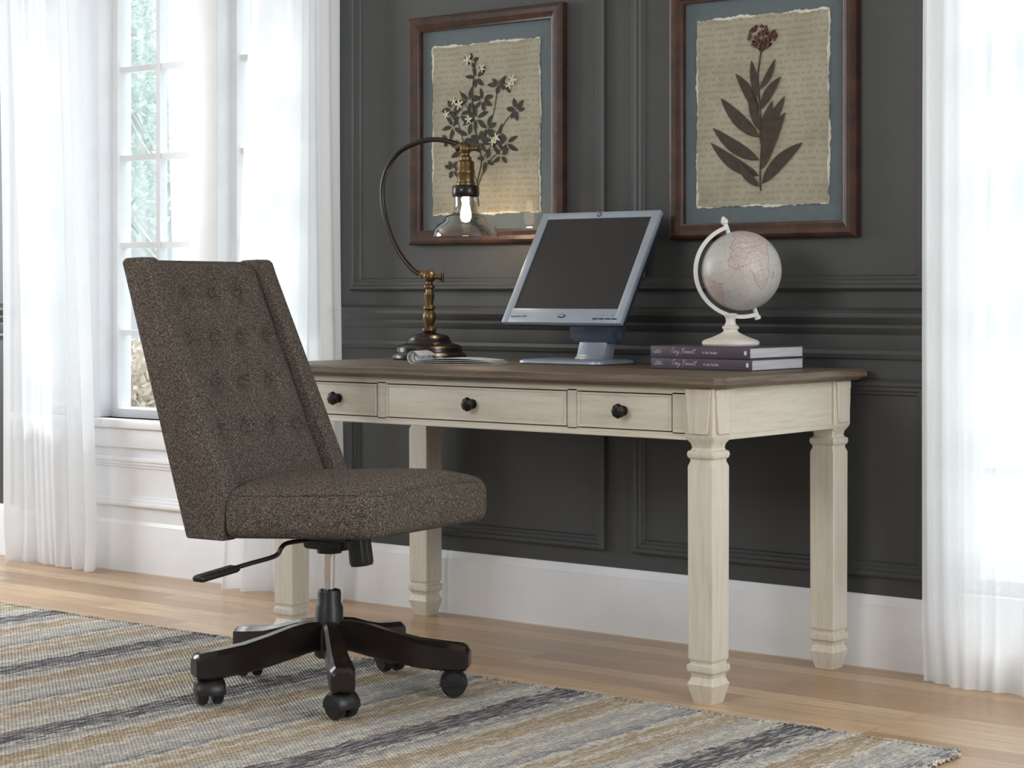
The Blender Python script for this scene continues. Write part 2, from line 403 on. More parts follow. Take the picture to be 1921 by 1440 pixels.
pprof = [(0, WALL), (0, WALL-.012), (.006, WALL-.018), (.014, WALL-.018), (.018, WALL-.012), (.026, WALL-.012), (.031, WALL-.007), (.036, WALL-.007), (.04, WALL)]
k = 2
for x0, x1 in ((-1.07, -.075), (.02, .945)):
    for z0, z1 in ((.978, 2.5), (.235, .745)):
        tag(MB().loop(x0, x1, z0, z1, pprof).build('trim_%d' % k, M['wall'], angle=15), 'dark rectangular wall panel moulding', 'moulding', kind='structure'); k += 1

def window(n, dims, mull, label):
    x0, x1, z0, z1 = dims
    root = thing('window_%d' % n, label, 'window', ((x0+x1)/2, WALL, 0), kind='structure')
    c = MB()
    for a, b_ in ((x0-CW, x0), (x1, x1+CW)): c.box(a, b_, WALL-.022, WALL+.02, .187, z1+.1, .004)
    c.box(x0-CW, x1+CW, WALL-.022, WALL+.02, z1, z1+.1, .004)
    c.build('casing', M['white'], root, world=True)
    j = MB()
    for a, b_ in ((x0, x0+.012), (x1-.012, x1)): j.box(a, b_, WALL, WALL+.18, z0, z1)
    j.box(x0, x1, WALL, WALL+.18, z1-.012, z1)
    j.build('jamb', M['white'], root, world=True)
    MB().box(x0-CW, x1+CW, WALL-.05 if z0 > .4 else WALL-.02, WALL+.18, z0-.03, z0, .006).build('sill', M['white'], root, world=True)
    if z0 > .4:
        ap = MB().box(x0-CW, x1+CW, WALL-.012, WALL, .15, z0-.03)
        ap.box(x0-CW, x1+CW, WALL-.03, WALL, z0-.10, z0-.03, .008)
        ap.loop(x0+.05, x1-.02, .225, z0-.13, [(a, y-.012) for a, y in pprof])
        ap.build('apron_panel', M['white'], root, world=True)
    for a, b_ in mull: MB().box(a, b_, WALL-.01, WALL+.14, z0, z1, .004).build('mullion', M['white'], root, world=True)
    edges = [x0+.012] + [e for m_ in mull for e in m_] + [x1-.012]
    for a, b_ in zip(edges[0::2], edges[1::2]):
        s = MB().loop(a, b_, z0, z1-.012, [(0, WALL+.05), (.03, WALL+.05), (.035, WALL+.06), (.035, WALL+.10), (0, WALL+.10)])
        s.build('sash', M['white'], root, world=True)
        mu = MB(); mid = (a+b_)/2
        mu.box(mid-.010, mid+.010, WALL+.059, WALL+.093, z0+.03, z1-.04)
        for zz in (.52, .83, 1.14, 1.45, 1.765, 2.08):
            if zz > z0+.1: mu.box(a+.03, b_-.03, WALL+.062, WALL+.090, zz-.010, zz+.010)
        mu.build('muntins', M['white'], root, world=True)
        MB().box(a+.03, b_-.03, WALL+.077, WALL+.081, z0+.03, z1-.04).build('glass_pane', M['glass'], root, world=True)
window(1, W1, [(-2.40, -2.29), (-1.82, -1.68)], 'white multi-pane window left of the desk')
window(2, W2, [(1.58, 1.72)], 'white window behind the right curtain')

# ------------------------------------------------------------------ curtains
def curtain(xb0, xb1, xt0, xt1, y, seed, label, amp=1.0):
    rnd = random.Random(seed); ph = [rnd.uniform(0, 6.28) for _ in range(8)]; wd = xb1-xb0
    nf = wd/.125
    def fn(u, v):
        z = .004 + v*2.55
        uu = u + .02*math.sin(7*u+ph[0]+1.6*v)*(1-v*.3)*math.sin(math.pi*u)
        x = (xb0+(xb1-xb0)*uu)*(1-v)+(xt0+(xt1-xt0)*uu)*v
        wu = u + .07*math.sin(2*math.pi*1.4*u+ph[1]) / max(1, nf/4) + .012*math.sin(2.2*v+ph[2])
        a = (.020+.013*math.sin(6.5*u+ph[3])+.007*math.sin(2.6*v+4*u+ph[4]))*amp
        yy = y + a*math.sin(2*math.pi*nf*wu+ph[5]) + .009*amp*math.sin(2*math.pi*nf*2.7*u+ph[6]+1.5*v)*(.4+.6*math.sin(3*u+ph[7])**2) + .010*math.sin(4*v+9*u+ph[2])
        if v < .05: yy += .010*math.sin(23*u+ph[0])*(1-v/.05); x += .010*math.sin(17*u)*(1-v/.05)
        return Vector((x, yy, z))
    tag(MB().grid(fn, 220, 70).build('sheer_curtain', M['sheer'], angle=180), label, 'curtain', 'sheer window curtains')
curtain(-2.71, -2.18, -2.76, -2.30, .27, 1, 'narrow sheer white curtain left of the window, at the picture edge')
curtain(-1.54, -1.02, -1.34, -1.06, .27, 2, 'sheer white curtain between the window and the dark wall behind the chair')
curtain(.985, 1.75, 1.00, 1.75, .235, 3, 'sheer white curtain right of the desk, falling to the oak floor', 1.3)

# ------------------------------------------------------------------ rug
rx0, rx1, ry0, ry1 = -3.2, 1.412, -2.7, -.42
def rugtop(u, v):
    x = rx0+(rx1-rx0)*u; y = ry0+(ry1-ry0)*v
    e = .006
    if u == 1: x += random.uniform(-e, e)
    if v == 1: y += random.uniform(-e, e)
    return Vector((x, y, RUGZ - .004*(u in (0, 1) or v in (0, 1)) + random.uniform(-.001, 0)))
g = MB().grid(rugtop, 230, 115)
g.box(rx0+.01, rx1-.01, ry0+.01, ry1-.01, .001, .008)
rug = tag(g.build('area_rug', M['rug'], angle=180), 'flat woven rug striped in charcoal, cream, tan and grey', 'rug')
fr = MB()
for i in range(560):
    x = rx0 + (rx1-rx0)*i/560 + random.uniform(-.003, .003); l = random.uniform(.006, .02)
    fr.tube([(x, ry1-.008, .008), (x+random.uniform(-.004, .004), ry1+l*.6, .008), (x+random.uniform(-.006, .006), ry1+l, .004)], [.005, .0042, .0025], 5)
for i in range(280):
    y = ry0 + (ry1-ry0)*i/280; l = random.uniform(.004, .014)
    fr.tube([(rx1-.008, y, .008), (rx1+l, y+random.uniform(-.004, .004), .004)], [.005, .003], 5)
fo = fr.build('fringe', M['rug'], rug); fo['kind'] = 'stuff'

# ------------------------------------------------------------------ desk
desk = thing('writing_desk', 'cream painted writing desk with brown wood top and three drawers', 'desk')
DX0, DX1, LX0, LX1 = -.772, .782, -.688, .698
def slab(x0, x1, y0, y1, c, d, z):
    x0 += d; x1 -= d; y0 += d; y1 -= d
    return [(x1-c, y0, z), (x1, y0+c, z), (x1, y1-c, z), (x1-c, y1, z), (x0+c, y1, z), (x0, y1-c, z), (x0, y0+c, z), (x0+c, y0, z)]
dt = MB().rings([slab(DX0, DX1, -.355, .36, .024, d, z) for d, z in ((.024, .7455), (.016, .747), (.012, .751), (.003, .754), (0, .7565), (0, .7705), (.0015, .7735), (.004, DESK))]).build('desktop', [M['top'], M['topend']], desk, angle=25)
for p in dt.data.polygons:
    if abs(p.normal.x) > .6: p.material_index = 1
LEG = [(.041, .7455), (.041, .632), (.038, .624), (.031, .614), (.029, .604), (.031, .599), (.0365, .596), (.038, .589), (.0365, .582), (.032, .577), (.032, .572), (.0365, .560),
       (.0355, .105), (.032, .098), (.032, .094), (.0375, .091), (.0385, .083), (.0375, .076), (.032, .070), (.030, .062), (.035, .050), (.0375, .045), (.036, .038), (.026, 0)]
corb = [(-.035, .7445), (-.035, .727), (-.032, .723), (-.032, .700), (-.027, .642), (-.023, .637), (.023, .637), (.027, .642), (.032, .700), (.032, .723), (.035, .727), (.035, .7445)]
for cx in (LX1, LX0):
    for cy in (-.285, .285):
        l = MB().sq(LEG, cx, cy)
        for a_ in ((0 if cy < 0 else 180), (90 if cx > 0 else -90)):
            l.prism(corb, -.047, -.040, .002, 1, Mx=T(cx, cy, 0) @ RZ(a_))
        l.build('leg', M['cream_z'], desk, angle=25)
a = MB(); yf = -.318; AX0, AX1 = LX0+.037, LX1-.037
a.box(AX0, AX1, yf, yf+.02, .730, .746); a.box(AX0, AX1, yf, yf+.02, .622, .6385); a.box(AX0, AX1, yf-.004, yf, .622, .630, .0015)
for x0, x1 in ((AX0, -.618), (-.333, -.304), (.304, .333), (.618, AX1)): a.box(x0, x1, yf, yf+.02, .636, .733)
a.box(AX0, AX1, .30, .318, .622, .746)
a.build('apron', M['cream_x'], desk)
for xo, sx in ((LX1+.032, 1), (LX0-.032, -1)):
    sa = MB().box(min(xo, xo-sx*.018), max(xo, xo-sx*.018), -.25, .25, .622, .746)
    sa.box(min(xo, xo+sx*.004), max(xo, xo+sx*.004), -.25, .25, .622, .634, .0018)
    sa.build('side_apron', M['cream_y'], desk)
MB().box(AX0, AX1, yf+.018, yf+.022, .63, .742).box(AX0, AX1, yf+.02, .30, .628, .632).build('drawer_cavity', M['gap'], desk)
for x0, x1 in ((-.618, -.333), (-.304, .304), (.333, .618)):
    d = MB().box(x0+.003, x1-.003, yf-.001, yf+.017, .6415, .727, .003)
    d.loop(x0+.003, x1-.003, .6415, .727, [(0, yf), (0, yf-.0025), (.005, yf-.0025), (.007, yf)])
    dr = d.build('drawer', M['cream_x'], desk)
    kn = MB().lathe([(.013, 0), (.013, .003), (.008, .006), (.0075, .013), (.015, .016), (.0185, .021), (.0185, .026), (.015, .031), (.007, .033), (0, .033)], 8,
                    Mx=T((x0+x1)/2, yf-.001, .685) @ RX(90))
    kn.build('knob', M['iron'], dr, angle=10)

# ------------------------------------------------------------------ office chair (local +x = facing)
CROT = 6
chair = thing('office_chair', 'brown tweed swivel desk chair with tufted winged back', 'chair', (-.04, -.81, RUGZ+.0015), R(CROT))
tl = R(3.3)
SX = .43; SC = .087; HW = .236
def seatfn(p):
    x, y, z = p
    fx, fy = x/(SX/2), y/HW
    w_ = min(1, max(0, (z+.02)/.06))
    z += w_*.034*(1-max(0, fx)**4*.6)*(1-min(1, abs(fy))**2.6)
    if fx > .72: z -= w_*.011*((fx-.72)/.28)**2
    bulge = .006*math.cos(min(1, abs(z)/.055)*math.pi/2)
    if fx > .9: x += bulge*(1-fy*fy)
    if abs(fy) > .9: y += math.copysign(bulge, y)
    return Vector((x, y, z + x*math.sin(tl)))
so = MB().rbox(SX, HW*2, .108, .023, 38, seatfn, T(SC, 0, .449)).build('seat', M['tweed'], chair, angle=180)
pp = []
for i in range(161):
    tt = i/160*2*math.pi
    cx_, sy_ = math.cos(tt), math.sin(tt)
    q = Vector((math.copysign(abs(cx_)**.14, cx_)*(SX/2-.004), math.copysign(abs(sy_)**.14, sy_)*(HW-.004), .0465))
    pp.append(seatfn(q) + Vector((SC, 0, .449)))
MB().tube(pp, .0025, 6).build('piping', M['tweed'], so)

def xr(z): return -.243 - .316*(z-.381)
def xw(z): return -.122 - .472*(z-.5)
ZB, ZT = .378, 1.036
PW = .196
rows = [(.955, 3), (.845, 4), (.735, 3), (.625, 4)]
btn = []
for zz, n in rows:
    for i in range(n): btn.append(((i-(n-1)/2)*.100, zz))
def xp(z):   # padded front surface of the panel
    return xw(max(z, .5)) - .036 + .014*(z-ZB)/(ZT-ZB)
def tuft(y, z):
    d = 0
    for by, bz in btn:
        dy, dz = y-by, z-bz
        if abs(dy) > .11 or abs(dz) > .12: continue
        r2 = dy*dy+dz*dz
        d += .010*math.exp(-r2/(2*.0095**2)) + .017*math.exp(-(dy*dy+1.5*dz*dz)/(2*.024**2))
        d += .003*math.exp(-(dy/.04)**2-(dz/.007)**2)
    edge = max(0, abs(y)-(PW-.045))/.045
    return d - .010 + .016*edge**2
nu, nv = 110, 170
pb = MB()
def pf(u, v):
    y = -PW+2*PW*u; z = ZB+.01+(ZT-ZB-.014)*v
    rt = max(0, (v-.965)/.035); rt = 1-math.sqrt(max(0, 1-rt*rt))
    return Vector((xp(z)-tuft(y, z)-rt*.03, y, z))
pb.grid(pf, nu, nv)
pb.prism([(xr(ZB+.01), ZB+.01), (xp(ZB+.01)-.030, ZB+.01), (xp(.55)-.042, .55), (xp(ZT-.015)-.036, ZT-.008), (xr(ZT-.008)+.003, ZT-.008)], -PW, PW)
pb.grid(lambda u, v: Vector((xp(ZT)-.022 - (xp(ZT)-.022-xr(ZT))*u, -PW+2*PW*v, ZT-.006+.008*math.sin(math.pi*min(1, u+.1)))), 10, 10)
bk = pb.build('backrest', M['tweed'], chair, angle=60)
for s_ in (-1, 1):
    y0, y1 = (PW-.006, HW+.004) if s_ > 0 else (-HW-.004, -PW+.006)
    poly = [(xr(ZB), ZB), (-.126, ZB), (-.124, .43), (-.116, .485)] + [(xw(z)+.004, z) for z in (.55, .65, .75, .85, .95, 1.0)] + \
           [(xw(1.03)+.003, 1.036), (xw(1.04)-.004, 1.044), (xr(1.04)+.014, 1.042), (xr(1.03), 1.032)]
    MB().prism(poly, y0, y1, .006, 3).build('back_wing', M['tweed'], chair, angle=50)
for by, bz in btn:
    MB().lathe([(0, -.006), (.009, -.004), (.0125, 0), (.011, .004), (.006, .0068), (0, .0075)], 14, Mx=T(xp(bz)-tuft(by, bz)+.005, by, bz) @ RY(68)).build('tuft_button', M['tweed'], bk, angle=180)

mech = MB().box(-.09, .11, -.085, .085, .375, .395, .004).box(-.05, .07, -.045, .045, .345, .38, .012, 3)
mech.lathe([(.03, .335), (.03, .36)], 20)
mech.build('tilt_mechanism', M['black'], chair)
LM = RZ(-5)
lv = MB().tube(smoothpath([(.0, -.04, .372), (.0, -.14, .372), (.0, -.165, .362), (-.005, -.18, .345), (-.01, -.26, .335), (-.015, -.31, .328)]), .0055, 8, Mx=LM)
lever = lv.build('height_lever', M['black'], chair)
MB().rbox(.034, .125, .016, .0075, 10, None, LM @ T(-.018, -.355, .322) @ RX(6)).build('lever_paddle', M['black'], lever, angle=180)
kb = MB(); rk = []
for r, z in ((.021, 0), (.026, .004), (.027, .06), (.024, .068), (.012, .07)):
    rk.append([((r+(.0015 if i % 2 else 0))*math.cos(2*math.pi*i/36), (r+(.0015 if i % 2 else 0))*math.sin(2*math.pi*i/36), z) for i in range(36)])
kb.rings(rk, Mx=T(.118, -.04, .385) @ RY(172))
kb.build('tension_knob', M['black'], chair)
MB().lathe([(.0135, .22), (.0135, .36)], 24).build('gas_lift', M['chrome'], chair)
MB().lathe([(.018, .249), (.026, .246), (.028, .240), (.028, .215), (.033, .205), (.034, .16), (.036, .15), (.036, .09), (.03, .085)], 28).build('column_housing', M['black'], chair)
def octo(c, ax, w, zt, zb):
    side = Vector((-ax.y, ax.x, 0)); h = zt-zb; ch = min(.012, w*.4)
    P = [(-w, zb+ch*.5), (-w, zt-ch), (-w+ch, zt), (w-ch, zt), (w, zt-ch), (w, zb+ch*.5), (w-ch*.5, zb), (-w+ch*.5, zb)]
    return [c + side*a_ + Vector((0, 0, z)) for a_, z in P]
for i in range(5):
    an = R(-43 + 72*i + 2 - CROT); ax = Vector((math.cos(an), math.sin(an), 0))
    st = [(.015, .019, .174, .108), (.06, .019, .173, .101), (.10, .020, .166, .091), (.16, .022, .149, .078), (.22, .025, .135, .068), (.28, .028, .128, .062), (.322, .029, .124, .061), (.334, .027, .119, .064), (.341, .021, .110, .072)]
    MB().rings([octo(ax*r, ax, w_, zt, zb) for r, w_, zt, zb in st]).build('base_arm', M['dkwood'], chair, angle=30)
    cc = ax*.302; sw = an + R([35, 10, 60, 150, 80][i])
    MC = T(cc.x, cc.y, 0) @ Matrix.Rotation(sw, 4, 'Z')
    hd = MB().lathe([(.009, .045), (.009, .070)], 12, Mx=MC)
    hp = []
    for r, y in ((.012, -.035), (.026, -.034), (.032, -.027), (.034, 0), (.032, .027), (.026, .034), (.012, .035)):
        hp.append([(r*math.cos(t), y, .031 + r*math.sin(t)) for t in [R(-10+200*q/16) for q in range(17)]])
    hd.rings(hp, closed=True, Mx=MC)
    caster = hd.build('caster', M['black'], chair, angle=40)
    for sy in (-1, 1):
        MB().lathe([(.004, -.012), (.025, -.012), (.0295, -.008), (.0305, 0), (.0295, .008), (.025, .012), (.004, .012)], 28, Mx=MC @ T(0, sy*.018, .0305) @ RX(90)).build('wheel', M['black'], caster)

# ------------------------------------------------------------------ desk lamp
lamp = thing('desk_lamp', 'bronze and brass arched desk lamp with lit clear glass shade', 'lamp', (-.573, .17, DESK), R(15))
MB().lathe([(.106, 0), (.110, .006), (.109, .014), (.101, .022), (.097, .024), (.096, .036), (.089, .043), (.068, .049), (.062, .056), (.060, .064), (.052, .072), (.025, .078), (.016, .082)], 48).build('base', M['bronze'], lamp, angle=30)
MB().lathe([(.016, .08), (.021, .086), (.021, .092), (.012, .099), (.015, .108), (.020, .122), (.019, .134), (.012, .145), (.018, .150), (.018, .156), (.011, .162), (.013, .178), (.016, .19),
            (.011, .2), (.011, .208), (.016, .212), (.016, .218), (.01, .222), (.01, .25)], 28).build('stem', M['brass'], lamp, angle=30)
def ball(mb, x, y, z, r): return mb.lathe([(r*math.sin(math.pi*i/10), -r*math.cos(math.pi*i/10)) for i in range(11)], 18, Mx=T(x, y, z))
jt = MB(); ball(jt, 0, 0, .245, .019); jt.lathe([(.007, 0), (.007, .022), (.011, .024), (.011, .03), (.005, .032)], 14, Mx=T(.012, 0, .243) @ RY(90))
jt.box(.040, .047, -.004, .004, .226, .262, .003); jt.lathe([(.011, -.008), (.013, 0), (.011, .008)], 14, Mx=T(-.02, 0, .25) @ RY(-60))
jt.build('lower_joint', M['brass'], lamp)
MB().tube(smoothpath([(-.012, 0, .248), (-.051, 0, .262), (-.103, 0, .321), (-.142, 0, .407), (-.156, 0, .493), (-.142, 0, .559), (-.103, 0, .611), (-.043, 0, .639), (.017, 0, .647), (.074, 0, .637), (.108, 0, .621)]), .0076, 12).build('arched_arm', M['bronze'], lamp)
hx = .118
uj = MB(); ball(uj, hx, 0, .617, .018); uj.lathe([(.01, .585), (.012, .61)], 14, Mx=T(hx, 0, 0)); uj.lathe([(.007, 0), (.007, .022), (.01, .024), (.01, .03)], 14, Mx=T(hx+.012, 0, .617) @ RY(90))
uj.box(hx+.040, hx+.046, -.004, .004, .604, .632, .003); uj.lathe([(.011, -.012), (.011, .012)], 14, Mx=T(hx-.02, 0, .623) @ RY(70))
uj.build('upper_joint', M['brass'], lamp)
MB().lathe([(.010, .598), (.017, .592), (.017, .584), (.023, .58), (.025, .574), (.025, .556), (.027, .553), (.027, .545), (.025, .542), (.025, .52), (.028, .517), (.028, .508)], 28, Mx=T(hx, 0, 0)).build('socket', M['brass'], lamp)
MB().lathe([(.020, .512), (.036, .510), (.040, .504), (.040, .482), (.037, .476), (.030, .476)], 32, Mx=T(hx, 0, 0)).build('shade_collar', M['bronze'], lamp)
gl = [(.034, .478), (.034, .434), (.040, .427), (.056, .421), (.062, .414), (.066, .405), (.084, .394), (.094, .378), (.098, .360)]
MB().lathe(gl + [(r-.0025, z+.001) for r, z in gl[::-1]], 48, Mx=T(hx, 0, 0), caps=False).build('glass_shade', M['lglass'], lamp, angle=50)
MB().lathe([(0, .402), (.012, .406), (.0165, .418), (.016, .432), (.011, .448), (.0095, .478)], 20, Mx=T(hx, 0, 0)).build('bulb', M['glow'], lamp)

# ------------------------------------------------------------------ magazine
mag = thing('folded_magazine', 'folded magazine with one curled edge lying flat beside the lamp', 'magazine', (-.275, -.065, DESK), R(22))
def curl(off, right, R0):
    pts = []; lx = -.100+.004*off
    for i in range(26): t = i/25; pts.append((right + (lx-right)*t, .0015+off*.0032 + .004*math.sin(math.pi*t)*off*.5))
    cx, cz = lx, .0015+off*.0032+R0
    for i in range(1, 31):
        a_ = -90 - i*(235/30); rr = R0*(1-.12*i/30)
        pts.append((cx+rr*math.cos(R(a_)), cz+rr*math.sin(R(a_))))
    return pts
for off, right, R0, dy in ((0, .140, .0180, 0), (1, .137, .0148, .002), (2, .130, .0115, -.003), (3, .118, .0080, .002)):
    pts = curl(off, right, R0); n = len(pts)-1
    pm_ = MB().grid(lambda u, v: Vector((pts[round(u*n)][0] + .004*v*off, -.065+dy+.115*v, pts[round(u*n)][1])), n, 6)
    pg = pm_.build('page', M['news'], mag, angle=180, recalc=False)
    sm = pg.modifiers.new('thickness', 'SOLIDIFY'); sm.thickness = .0012; sm.offset = 0

# ------------------------------------------------------------------ monitor
mon = thing('computer_monitor', 'silver flat computer monitor tilted back on a low stand', 'monitor', (-.025, .16, DESK), 0)
def sup(a_, b_, z, n=56, e=.45, cy=0): return [(math.copysign(abs(math.cos(2*math.pi*i/n))**e, math.cos(2*math.pi*i/n))*a_, cy+math.copysign(abs(math.sin(2*math.pi*i/n))**e, math.sin(2*math.pi*i/n))*b_, z) for i in range(n)]
MB().rings([sup(.140, .090, 0, e=.24), sup(.144, .094, .003, e=.24), sup(.143, .093, .009, e=.24), sup(.134, .085, .0125, e=.24)]).build('stand_base', M['silver'], mon, angle=40)
MB().prism([(.030, .010), (.046, .022), (.058, .052), (.066, .085), (.106, .085), (.102, .045), (.092, .010)], -.036, .060, .005, 2, Mx=MX).build('stand_neck', M['silver'], mon)
TM = T(0, -.08, .115) @ RX(-32)
ar = MB().prism([(.045, .072), (.062, .055), (.112, .058), (.129, .085), (.126, .12), (.085, .222), (.050, .215), (.022, .165)], -.056, .078, .006, 2, Mx=MX)
ar.lathe([(.012, -.074), (.017, -.072), (.017, .072), (.012, .074)], 24, Mx=T(.011, .092, .078) @ RY(90))
ar.build('hinge_arm', M['navy'], mon)
WM, HM = .205, .366
MB().box(-WM+.004, WM-.004, .010, .034, .004, HM-.004, .008, 3, Mx=TM).box(-.15, .15, .03, .055, .05, .31, .012, 3, Mx=TM).build('back_shell', M['navyd'], mon)
bz = MB(); bl, bt, bb = .026, .022, .046
bz.box(-WM, -WM+bl, 0, .016, 0, HM, .003, 2, TM); bz.box(WM-bl, WM, 0, .016, 0, HM, .003, 2, TM)
bz.box(-WM+bl-.004, WM-bl+.004, 0, .016, 0, bb, .003, 2, TM); bz.box(-WM+bl-.004, WM-bl+.004, 0, .016, HM-bt, HM, .003, 2, TM)
bez = bz.build('bezel', M['silver'], mon)
MB().box(-WM+bl-.002, WM-bl+.002, .003, .012, bb-.002, HM-bt+.002, Mx=TM).build('screen', M['screen'], mon)
MB().lathe([(.0075, 0), (.0075, .0012), (.0065, .0016)], 24, Mx=TM @ T(0, 0, HM-.011) @ RX(90)).build('emblem_disc', M['ink_d'], bez)
text('emblem_lettering', 'hp', .010, M['ink_w'], bez, TM @ T(0, -.0018, HM-.0105) @ RX(90), .2)
text('model_lettering', 'hp pavilion f1703', .0080, M['ink_d'], bez, TM @ T(-.148, -.0003, .019) @ RX(90))
pbm = MB().rings([[(p[0], p[1], p[2]) for p in sup(.013, .0058, 0, 28, .8)], sup(.012, .0052, .002, 28, .8)], Mx=TM @ T(-.0, 0, .021) @ RX(90))
pbt = pbm.build('power_button', M['navyd'], bez)
MB().rings([sup(.0098, .0036, .0018, 28, .8), sup(.0092, .0032, .0028, 28, .8)], Mx=TM @ T(0, 0, .021) @ RX(90)).build('button_cap', M['silver'], bez)
for i in range(4): MB().box(.108+i*.021, .126+i*.021, -.0014, .001, .011, .0155, .001, 1, TM).build('control_button', M['navyd'], bez)
text('button_marks', '-    +    =    o', .008, M['ink_d'], bez, TM @ T(.148, -.0003, .024) @ RX(90), 0, 1.2)

# ------------------------------------------------------------------ books
GL = {'T': ([[(0, .92), (.3, 1.02), (.65, 1.0)], [(.36, 1), (.27, .5), (.2, 0)]], .48), 'o': ([[(.28, .5), (.08, .35), (.1, .06), (.3, .06), (.38, .38), (.28, .5), (.52, .42)]], .46),
      'n': ([[(0, .45), (.03, 0), (.1, .38), (.24, .46), (.29, .06), (.45, .15)]], .45), 'y': ([[(0, .45), (.05, .1), (.24, .14), (.34, .48), (.26, -.2), (.08, -.42), (0, -.25), (.52, .1)]], .62),
      'B': ([[(.12, 1), (.05, 0)], [(-.1, .85), (.3, 1.05), (.5, .8), (.12, .55), (.52, .4), (.4, .02), (0, .02)]], .66), 'e': ([[(0, .2), (.24, .3), (.18, .5), (.04, .33), (.1, .03), (.34, .14)]], .34),
      't': ([[(.13, .9), (.05, .12), (.17, .02), (.3, .14)], [(-.08, .6), (.32, .66)]], .30), ' ': ([], .2)}
def script(mb, word, x, y, z, k):
    for ch in word:
        st, adv = GL[ch]
        for s_ in st: mb.tube(smoothpath([(x+(px+.35*pz)*k, y, z+pz*k*.9) for px, pz in s_], 4), .00030, 5)
        x += adv*k
    return x
def book(z, rz, dx, label):
    b = thing('book', label, 'book', (.497+dx, .117, z), R(rz), 'books stacked under the globe')
    hx_, hy, t_ = .152, .13, .030
    c = MB().box(-hx_, hx_, -hy, hy, 0, .0028, .0008, 1).box(-hx_, hx_, -hy, hy, t_-.0028, t_, .0008, 1).box(-hx_, hx_, -hy, -hy+.004, 0, t_, .0012, 2)
    cv = c.build('cover', M['cover'], b)
    MB().box(-hx_+.004, hx_-.004, -hy+.004, hy-.005, .0028, t_-.0028).build('pages', M['page'], b)
    FX = lambda x, zz: T(x, -hy-.0004, zz) @ RX(90)
    text('spine_lettering', 'TONY\nBENNETT', .0062, M['ink_w'], cv, FX(-.128, .0155), 0, 1, .00008)
    sc = MB(); script(sc, 'Tony Bennett', -.090, -hy-.0003, .0112, .0152); sc.build('spine_lettering', M['ink_w'], cv)
    text('spine_lettering', 'in the Studio', .0098, M['ink_w'], cv, FX(.032, .0142), 0, .92, .00010)
    e = MB().box(.136, .143, -hy-.0004, -hy+.001, .010, .020)
    e.box(.1375, .1415, -hy-.0008, -hy, .012, .018); e.build('spine_emblem', M['ink_w'], cv)
book(DESK, 0, 0, 'plum-grey hardback book lying on the desk, bottom of the pair')
book(DESK+.0302, -1.2, -.001, 'plum-grey hardback book on top of another, directly under the globe')

# ------------------------------------------------------------------ globe (local x turned so the meridian arm stands as in the photo)
gz = DESK+.0604
glb = thing('desk_globe', 'small pale desk globe on a whitewashed turned wooden base', 'globe', (.500, .125, gz), R(38.6))
MB().lathe([(.072, 0), (.0745, .004), (.074, .010), (.068, .014), (.062, .016), (.045, .022), (.028, .030), (.019, .036), (.018, .040), (.022, .044), (.022, .048), (.015, .053), (.012, .062), (.014, .072), (.019, .078), (.017, .082), (.008, .084)], 40).build('base', M['globew'], glb, angle=30)
gcx, gcz, gr = .028, .193, .1036
ra = .119; rg = []
for i in range(61):
    t = R(107 + (291-107)*i/60); c_, s_ = math.cos(t), math.sin(t)
    rg.append([(gcx+(ra+dr)*c_, dy, gcz+(ra+dr)*s_) for dr, dy in ((-.005, -.010), (.005, -.010), (.005, .010), (-.005, .010))])
arcm = MB().rings(rg)
ax_ = Matrix.Translation((gcx, 0, gcz)) @ RY(-19)
arcm.lathe([(.006, .100), (.006, .128), (.009, .13), (.010, .136), (.007, .142), (.003, .148), (0, .149)], 16, Mx=ax_)
arcm.lathe([(0, -.134), (.008, -.133), (.009, -.126), (.006, -.122), (.006, -.100)], 16, Mx=ax_)
arcm.build('meridian_arm', M['arcw'], glb, angle=30)
land = [[(-17, 15), (-16, 21), (-10, 29), (-6, 35), (3, 37), (10, 37), (11, 34), (20, 31), (25, 32), (32, 31), (35, 25), (38, 18), (43, 12), (51, 12), (47, 5), (41, -2), (39, -8), (40, -16), (35, -22), (32, -28), (27, -33), (19, -35), (16, -28), (12, -17), (13, -8), (9, 0), (9, 4), (4, 6), (-4, 5), (-8, 4), (-13, 9)],
        [(-9, 37), (-9, 43), (-1, 44), (-4, 48), (3, 51), (8, 54), (11, 58), (6, 60), (15, 69), (28, 71), (45, 67), (70, 72), (100, 76), (140, 72), (170, 68), (160, 60), (142, 58), (135, 45), (122, 38), (121, 30), (108, 20), (104, 10), (98, 15), (90, 22), (80, 15), (77, 8), (72, 20), (62, 25), (57, 22), (52, 14), (44, 13), (38, 22), (35, 28), (36, 36), (28, 37), (23, 38), (19, 42), (13, 45), (16, 40), (12, 42), (5, 43), (0, 39)],
        [(-80, 0), (-77, 8), (-62, 10), (-50, 1), (-35, -7), (-40, -20), (-48, -27), (-57, -36), (-65, -45), (-69, -54), (-74, -48), (-71, -30), (-71, -18), (-81, -6)],
        [(-168, 66), (-125, 70), (-95, 72), (-80, 62), (-60, 55), (-70, 44), (-81, 30), (-97, 25), (-90, 17), (-78, 8), (-105, 20), (-118, 33), (-125, 48), (-150, 60)],
        [(114, -22), (130, -12), (142, -11), (153, -27), (147, -39), (131, -32), (115, -34)], [(44, -16), (50, -15), (47, -25), (44, -23)], [(-50, 60), (-20, 70), (-22, 82), (-60, 80), (-55, 70)]]
def inside(p, poly):
    x, y = p; c = False; j = len(poly)-1
    for i in range(len(poly)):
        (xi, yi), (xj, yj) = poly[i], poly[j]
        if (yi > y) != (yj > y) and x < (xj-xi)*(y-yi)/(yj-yi)+xi: c = not c
        j = i
    return c
